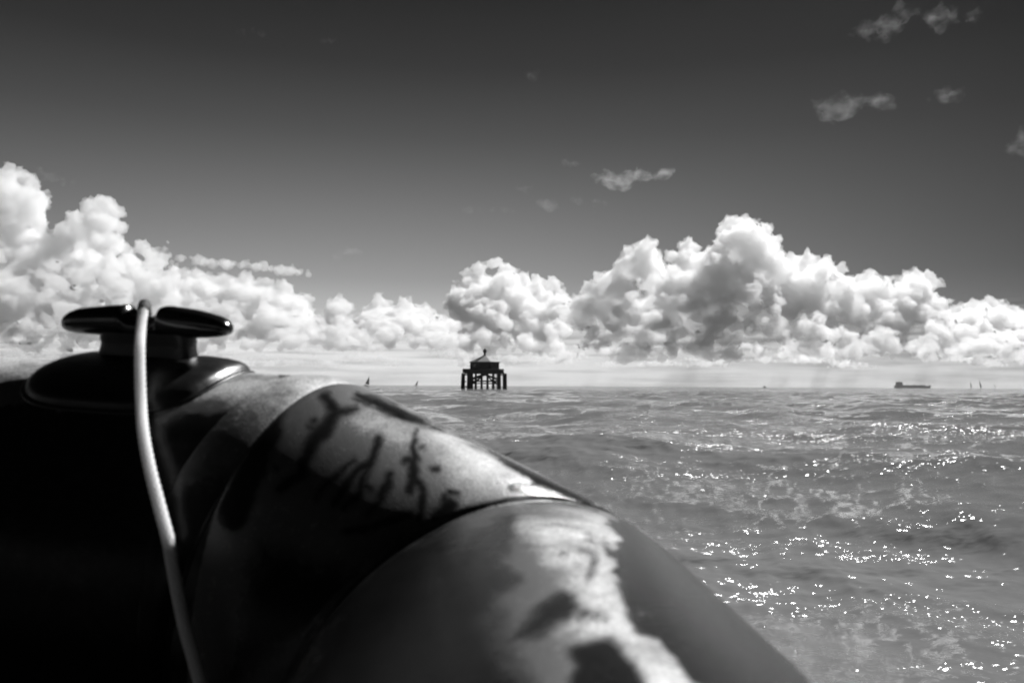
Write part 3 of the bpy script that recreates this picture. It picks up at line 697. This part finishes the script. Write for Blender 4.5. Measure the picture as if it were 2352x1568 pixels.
for i, (row, dn) in enumerate(((0, -segs[0]), (-1, segs[-1]))):
    c0 = path[0] if i == 0 else path[-1]; ring = (rings[0] if i == 0 else rings[-1])[::10]; k = len(ring); Vc = [ring]
    for f, h in ((.9, .08), (.7, .2), (.42, .34), (.1, .42)):
        Vc.append(c0 + (ring - c0) * f + dn * h + np.array([0, 0, .03 * h]))
    Vc = np.concatenate(Vc); mesh_np('tube_cone', Vc, [tuple(f) for f in grid_faces(5, k, True)] + [tuple(range(4 * k, 5 * k))], simple('dark_rubber', .03, .5), boat)

# ------------------------------------------------------------------ tower on piles
TC = at(1113, 890, 262); TC[2] = 0
m_wood = simple('dark_timber', .05, .8, .2, .4, 2); m_roof = simple('pale_zinc_roof', .36, .45, .4, .1, 1)
tower = empty('pile_house', tuple(TC)); tag(tower, 'dark octagonal timber house with pale pointed roof standing on piles in the sea', 'lighthouse')
px = .01203
def tp(x, y, z): return TC + np.array([x, y, z])
def octo(r, z, rot=22.5): return [tp(r * math.cos(rad(45 * k + rot)), r * math.sin(rad(45 * k + rot)), z) for k in range(8)]
def loft8(mb, rz, rot=22.5, cap=True):
    V = np.concatenate([octo(r, z, rot) for r, z in rz]); F = [tuple(f) for f in grid_faces(len(rz), 8, True)[:, ::-1]]
    if cap: F += [tuple(range(8))[::-1], tuple(range(8 * (len(rz) - 1), 8 * len(rz)))]
    mb.add(V, F)
wall = MB(); loft8(wall, ((4.95, 6.4), (4.95, 8.75)))
for k in range(8):                                   # corner boards and battens
    a = rad(45 * k + 22.5); wall.bar(tp(4.98 * math.cos(a), 4.98 * math.sin(a), 6.4), tp(4.98 * math.cos(a), 4.98 * math.sin(a), 8.7), .12)
wall = wall.build('wall', m_wood, tower)
m_glass = simple('dark_glass', .03, .15)
for k in (1, 3, 5, 7):
    a = rad(45 * k); R_ = np.array([[math.cos(a), -math.sin(a), 0], [math.sin(a), math.cos(a), 0], [0, 0, 1]])
    MB().box(tp(4.60 * math.cos(a), 4.60 * math.sin(a), 7.7), (.1, .9, 1.0), R_).build('window', m_glass, tower)
a = rad(270); MB().box(tp(0, -4.60, 7.35), (1.0, .1, 1.9)).build('door', m_wood, tower)
rf = MB(); loft8(rf, ((5.45, 8.68), (5.4, 8.86), (.35, 11.05), (.3, 11.1))); rf = rf.build('roof', m_roof, tower)
lt = MB(); loft8(lt, ((.62, 11.0), (.62, 11.12), (.34, 11.3), (.34, 11.75), (.62, 12.05), (.66, 12.3), (.62, 12.75), (.3, 13.05), (.05, 13.4))); lt.build('lantern', m_wood, tower)
dk = MB(); loft8(dk, ((6.9, 5.0), (7.0, 5.0), (7.0, 5.35), (6.6, 5.35))); dk.build('platform', m_wood, tower)
rl = MB()
for k in range(8):
    p0_, p1_ = octo(6.75, 5.3)[k], octo(6.75, 5.3)[(k + 1) % 8]
    for j in range(5):
        q = p0_ + (p1_ - p0_) * j / 5; rl.bar(q, q + [0, 0, 1.15], .07)
    for z in (.3, .55, .8, 1.15): rl.bar(p0_ + [0, 0, z], p1_ + [0, 0, z], .10 if z > 1 else .085)
    # boarded skirt of the gallery
    rl.add([p0_ + [0, 0, -.25], p1_ + [0, 0, -.25], p1_ * 1 + [0, 0, .75], p0_ + [0, 0, .75]], [(0, 1, 2, 3)])
rl.build('railing', m_wood, tower)
ld = MB()
for q in (-.35, .35): ld.bar(tp(3.7 + q, -6.3, -.8), tp(3.7 + q, -6.3, 5.6), .06, .06, 6)
for z in np.arange(-.4, 5.5, .4): ld.bar(tp(3.35, -6.3, z), tp(4.05, -6.3, z), .04, .04, 6)
ld.build('ladder', m_wood, tower)
st_ = MB(); st_.box(tp(-6.2, -.5, 5.9), (1.9, 3.2, 1.35)); st_.build('storage_box', m_wood, tower)
def pile(x, y, w_, z1=5.1, dx=0):
    MB().bar(tp(x + dx, y, -2.5), tp(x, y, z1), w_ * .62, w_ * .56, 10).build('pile', m_wood, tower)
for x, y, w_, dx in ((-6.95, -1.8, 1.05, -.25), (-7.0, 2.4, .8, -.1), (6.75, -1.8, 1.0, .1), (6.3, 2.4, .8, .1), (-4.75, -4.6, 1.4, -.05), (4.75, -4.6, 1.15, .1), (-4.6, 4.6, 1.1, 0), (4.6, 4.6, 1.0, 0)): pile(x, y, w_, dx=dx)
for x in (-2.75, -.85, 1.05, 2.85):
    pile(x, -3.4, .66)
def brace(a, b_, r=.24): MB().bar(tp(*a), tp(*b_), r * 1.25, r * 1.25, 6).build('brace', m_wood, tower)
for y in (-4.4, 4.4):
    brace((-4.8, y, 3.0), (0, y, 4.75), .30); brace((4.8, y, 3.0), (0, y, 4.75), .30)
    brace((-4.9, y, 2.55), (4.9, y, 2.55), .2); brace((-4.9, y, 1.8), (4.9, y, 1.8), .16)
    brace((-2.7, y, 2.5), (-1.2, y, 3.9), .16); brace((2.7, y, 2.5), (1.2, y, 3.9), .16); brace((-3.2, y, 2.4), (-4.6, y, 1.2), .2); brace((3.2, y, 2.4), (4.6, y, 1.2), .2)
for x in (-1, 1):
    brace((x * 6.9, -1.8, 4.6), (x * 4.8, -4.6, 4.6), .2); brace((x * 6.9, -1.8, 2.4), (x * 6.3, 2.4, 2.4), .18)
brace((-6.9, -1.8, .9), (-4.8, -4.6, .6), .15)
# ------------------------------------------------------------------ cargo ship
D = 3900; SP = at(2096, 889, D); SP[2] = 0; kk = D / FPX
m_ship = simple('dark_ship_paint', .035, .6); ship = empty('cargo_ship', tuple(SP)); tag(ship, 'long dark cargo ship on the horizon with its bridge at the left end', 'ship')
x0, x1 = -40 * kk, 40 * kk; hw = 13
secs = []
for f in np.linspace(0, 1, 15):
    x = x0 + (x1 - x0) * f; wd = hw * (min(1, (f + .05) / .12) ** .5) * (1 - max(0, (f - .86) / .16) ** 2)
    top = 12.5 + (3.5 if f > .94 else 0); xo = 3.5 if f == 1 else (-2 if f == 0 else 0)
    secs.append([(x, -wd * .8, -3), (x + xo, -wd, top), (x + xo, wd, top), (x, wd * .8, -3)])
mesh_np('hull', np.concatenate(secs) + SP, [tuple(q) for q in grid_faces(15, 4, True)] + [(3, 2, 1, 0), (56, 57, 58, 59)], m_ship, ship, smooth=False)
q = MB(); q.box(SP + [x0 + 20, 0, 17.5], (26, 22, 11)); q.box(SP + [x0 + 21, 0, 25], (20, 20, 5)); q.box(SP + [x0 + 22, 0, 29], (17, 26, 3.2)); q.bar(SP + [x0 + 20, 0, 30], SP + [x0 + 20, 0, 38], 1.0, .5); q.build('bridge', m_ship, ship)
MB().box(SP + [x0 + 8, 0, 22], (7, 7, 17)).build('funnel', m_ship, ship)
for i in range(6): MB().box(SP + [x0 + 48 + i * 18, 0, 13.6], (13, 16, 3.0)).build('cargo_hatch', m_ship, ship)
for i in (1, 3, 5): MB().bar(SP + [x0 + 39 + i * 18, 0, 12], SP + [x0 + 39 + i * 18, 0, 21], .7, .5).build('mast', m_ship, ship)
MB().bar(SP + [x1 - 6, 0, 15], SP + [x1 - 6, 0, 24], .6, .3).build('mast', m_ship, ship)
# ------------------------------------------------------------------ sailing boats
m_sail = simple('grey_sailcloth', .42, .8); m_sail2 = simple('dark_sailcloth', .22, .8); m_bh = simple('dark_boat_hull', .05, .4)
def sailboat(u, D, hpx, lean, label, yaw, dark=True, fore=1):
    c = at(u, 888, D); c[2] = 0; H = hpx * D / FPX; L = H * .72
    o = empty('sailing_boat', tuple(c)); tag(o, label, 'sailing boat', 'sailing boats on the horizon')
    cy, sy = math.cos(yaw), math.sin(yaw); cz, sz = math.cos(lean), math.sin(lean)
    M = np.array([[cy, -sy, 0], [sy, cy, 0], [0, 0, 1]])
    Lm = np.array([[cz, 0, sz], [0, 1, 0], [-sz, 0, cz]])
    def T(P): return (np.array(P, float) @ M.T) @ Lm.T + c
    xs_ = np.linspace(-.5, .5, 11) * L; sec = []
    for x in xs_:
        f = x / L + .5; wd = .15 * L * math.sin(math.pi * min(f * .8 + .2, 1)) + .01; zt = .085 * L + .03 * L * f
        sec.append([(x, -wd, zt), (x, 0, -.05 * L), (x, wd, zt)])
    mesh_np('hull', T(np.concatenate(sec)), [tuple(q) for q in grid_faces(11, 3, True)] + [(0, 1, 2), (32, 31, 30)], m_bh, o)
    MB().bar(T([(.06 * L, 0, .1 * L)])[0], T([(.06 * L, 0, H)])[0], .012 * H, .006 * H).build('mast', m_bh, o)
    def sail(A, B, C, nm, bulge):
        n_ = 9; V = []
        for i in range(n_):
            for j in range(n_):
                f, g2 = i / (n_ - 1), j / (n_ - 1)
                p = np.array(A) * (1 - f) + (np.array(B) * (1 - g2) + np.array(C) * g2) * f
                p = p + np.array([0, bulge * math.sin(math.pi * f) * math.sin(math.pi * g2), 0]); V.append(p)
        V = np.array(V); V2 = V + [0, .02, 0]
        F = [tuple(q) for q in grid_faces(n_, n_)]; k = len(V); F2 = [tuple(x + k for x in q[::-1]) for q in F]
        mesh_np(nm, T(np.concatenate([V, V2])), F + F2, m_sail2 if dark else m_sail, o)
    sail((.05 * L, 0, .97 * H), (.05 * L, 0, .17 * H), (-.42 * L, 0, .17 * H), 'mainsail', .06 * L)
    sail((.08 * L, 0, .85 * H), (.10 * L, 0, .14 * H), (.47 * L, 0, .14 * H), 'foresail', .05 * L)
sailboat(842, 1150, 24, rad(14), 'sailing boat heeling to the right, leftmost beside the rubber tube', rad(62))
sailboat(955, 1500, 15, rad(22), 'small sailing boat between the rubber tube and the pile house', rad(66))
sailboat(2231, 1500, 18, rad(-4), 'slender sailing boat nearest the right end of the cargo ship', rad(75), False)
sailboat(2254, 1500, 22, rad(-11), 'tallest sailing boat right of the cargo ship', rad(75))
sailboat(2289, 1700, 14, rad(-30), 'steeply heeled sailing boat, last one near the right edge', rad(70), False)
D = 1500; c = at(1756, 888, D); c[2] = 0; mbt = empty('motor_boat', tuple(c)); tag(mbt, 'tiny motor boat on the horizon between the pile house and cargo ship', 'motor boat')
xs_ = np.linspace(-4, 4, 9); sec = [[(x, -1.3 * (1 - max(0, x / 4.2) ** 2), 1.4 + .1 * x), (x, 0, -.3), (x, 1.3 * (1 - max(0, x / 4.2) ** 2), 1.4 + .1 * x)] for x in xs_]
mesh_np('hull', np.concatenate(sec) + c, [tuple(q) for q in grid_faces(9, 3, True)] + [(0, 1, 2), (26, 25, 24)], m_sail, mbt)
MB().box(c + [-.3, 0, 2.3], (3, 1.8, 1.6)).box(c + [-.3, 0, 3.15], (3.4, 2.0, .15)).build('cabin', m_bh, mbt)

# ------------------------------------------------------------------ thin sea haze
m_haze = bpy.data.materials.new('haze'); m_haze.use_nodes = True; t = NT(m_haze.node_tree); t.n.remove(t.n['Principled BSDF'])
v = t.add('ShaderNodeVolumePrincipled'); v.inputs['Color'].default_value = grey(.95); v.inputs['Density'].default_value = HAZE; v.inputs['Anisotropy'].default_value = .3
t.link(v.outputs[0], t.n['Material Output'].inputs['Volume'])
tag(MB().box((0, 0, 22), (19200, 19200, 52)).build('haze', m_haze), kind='stuff')
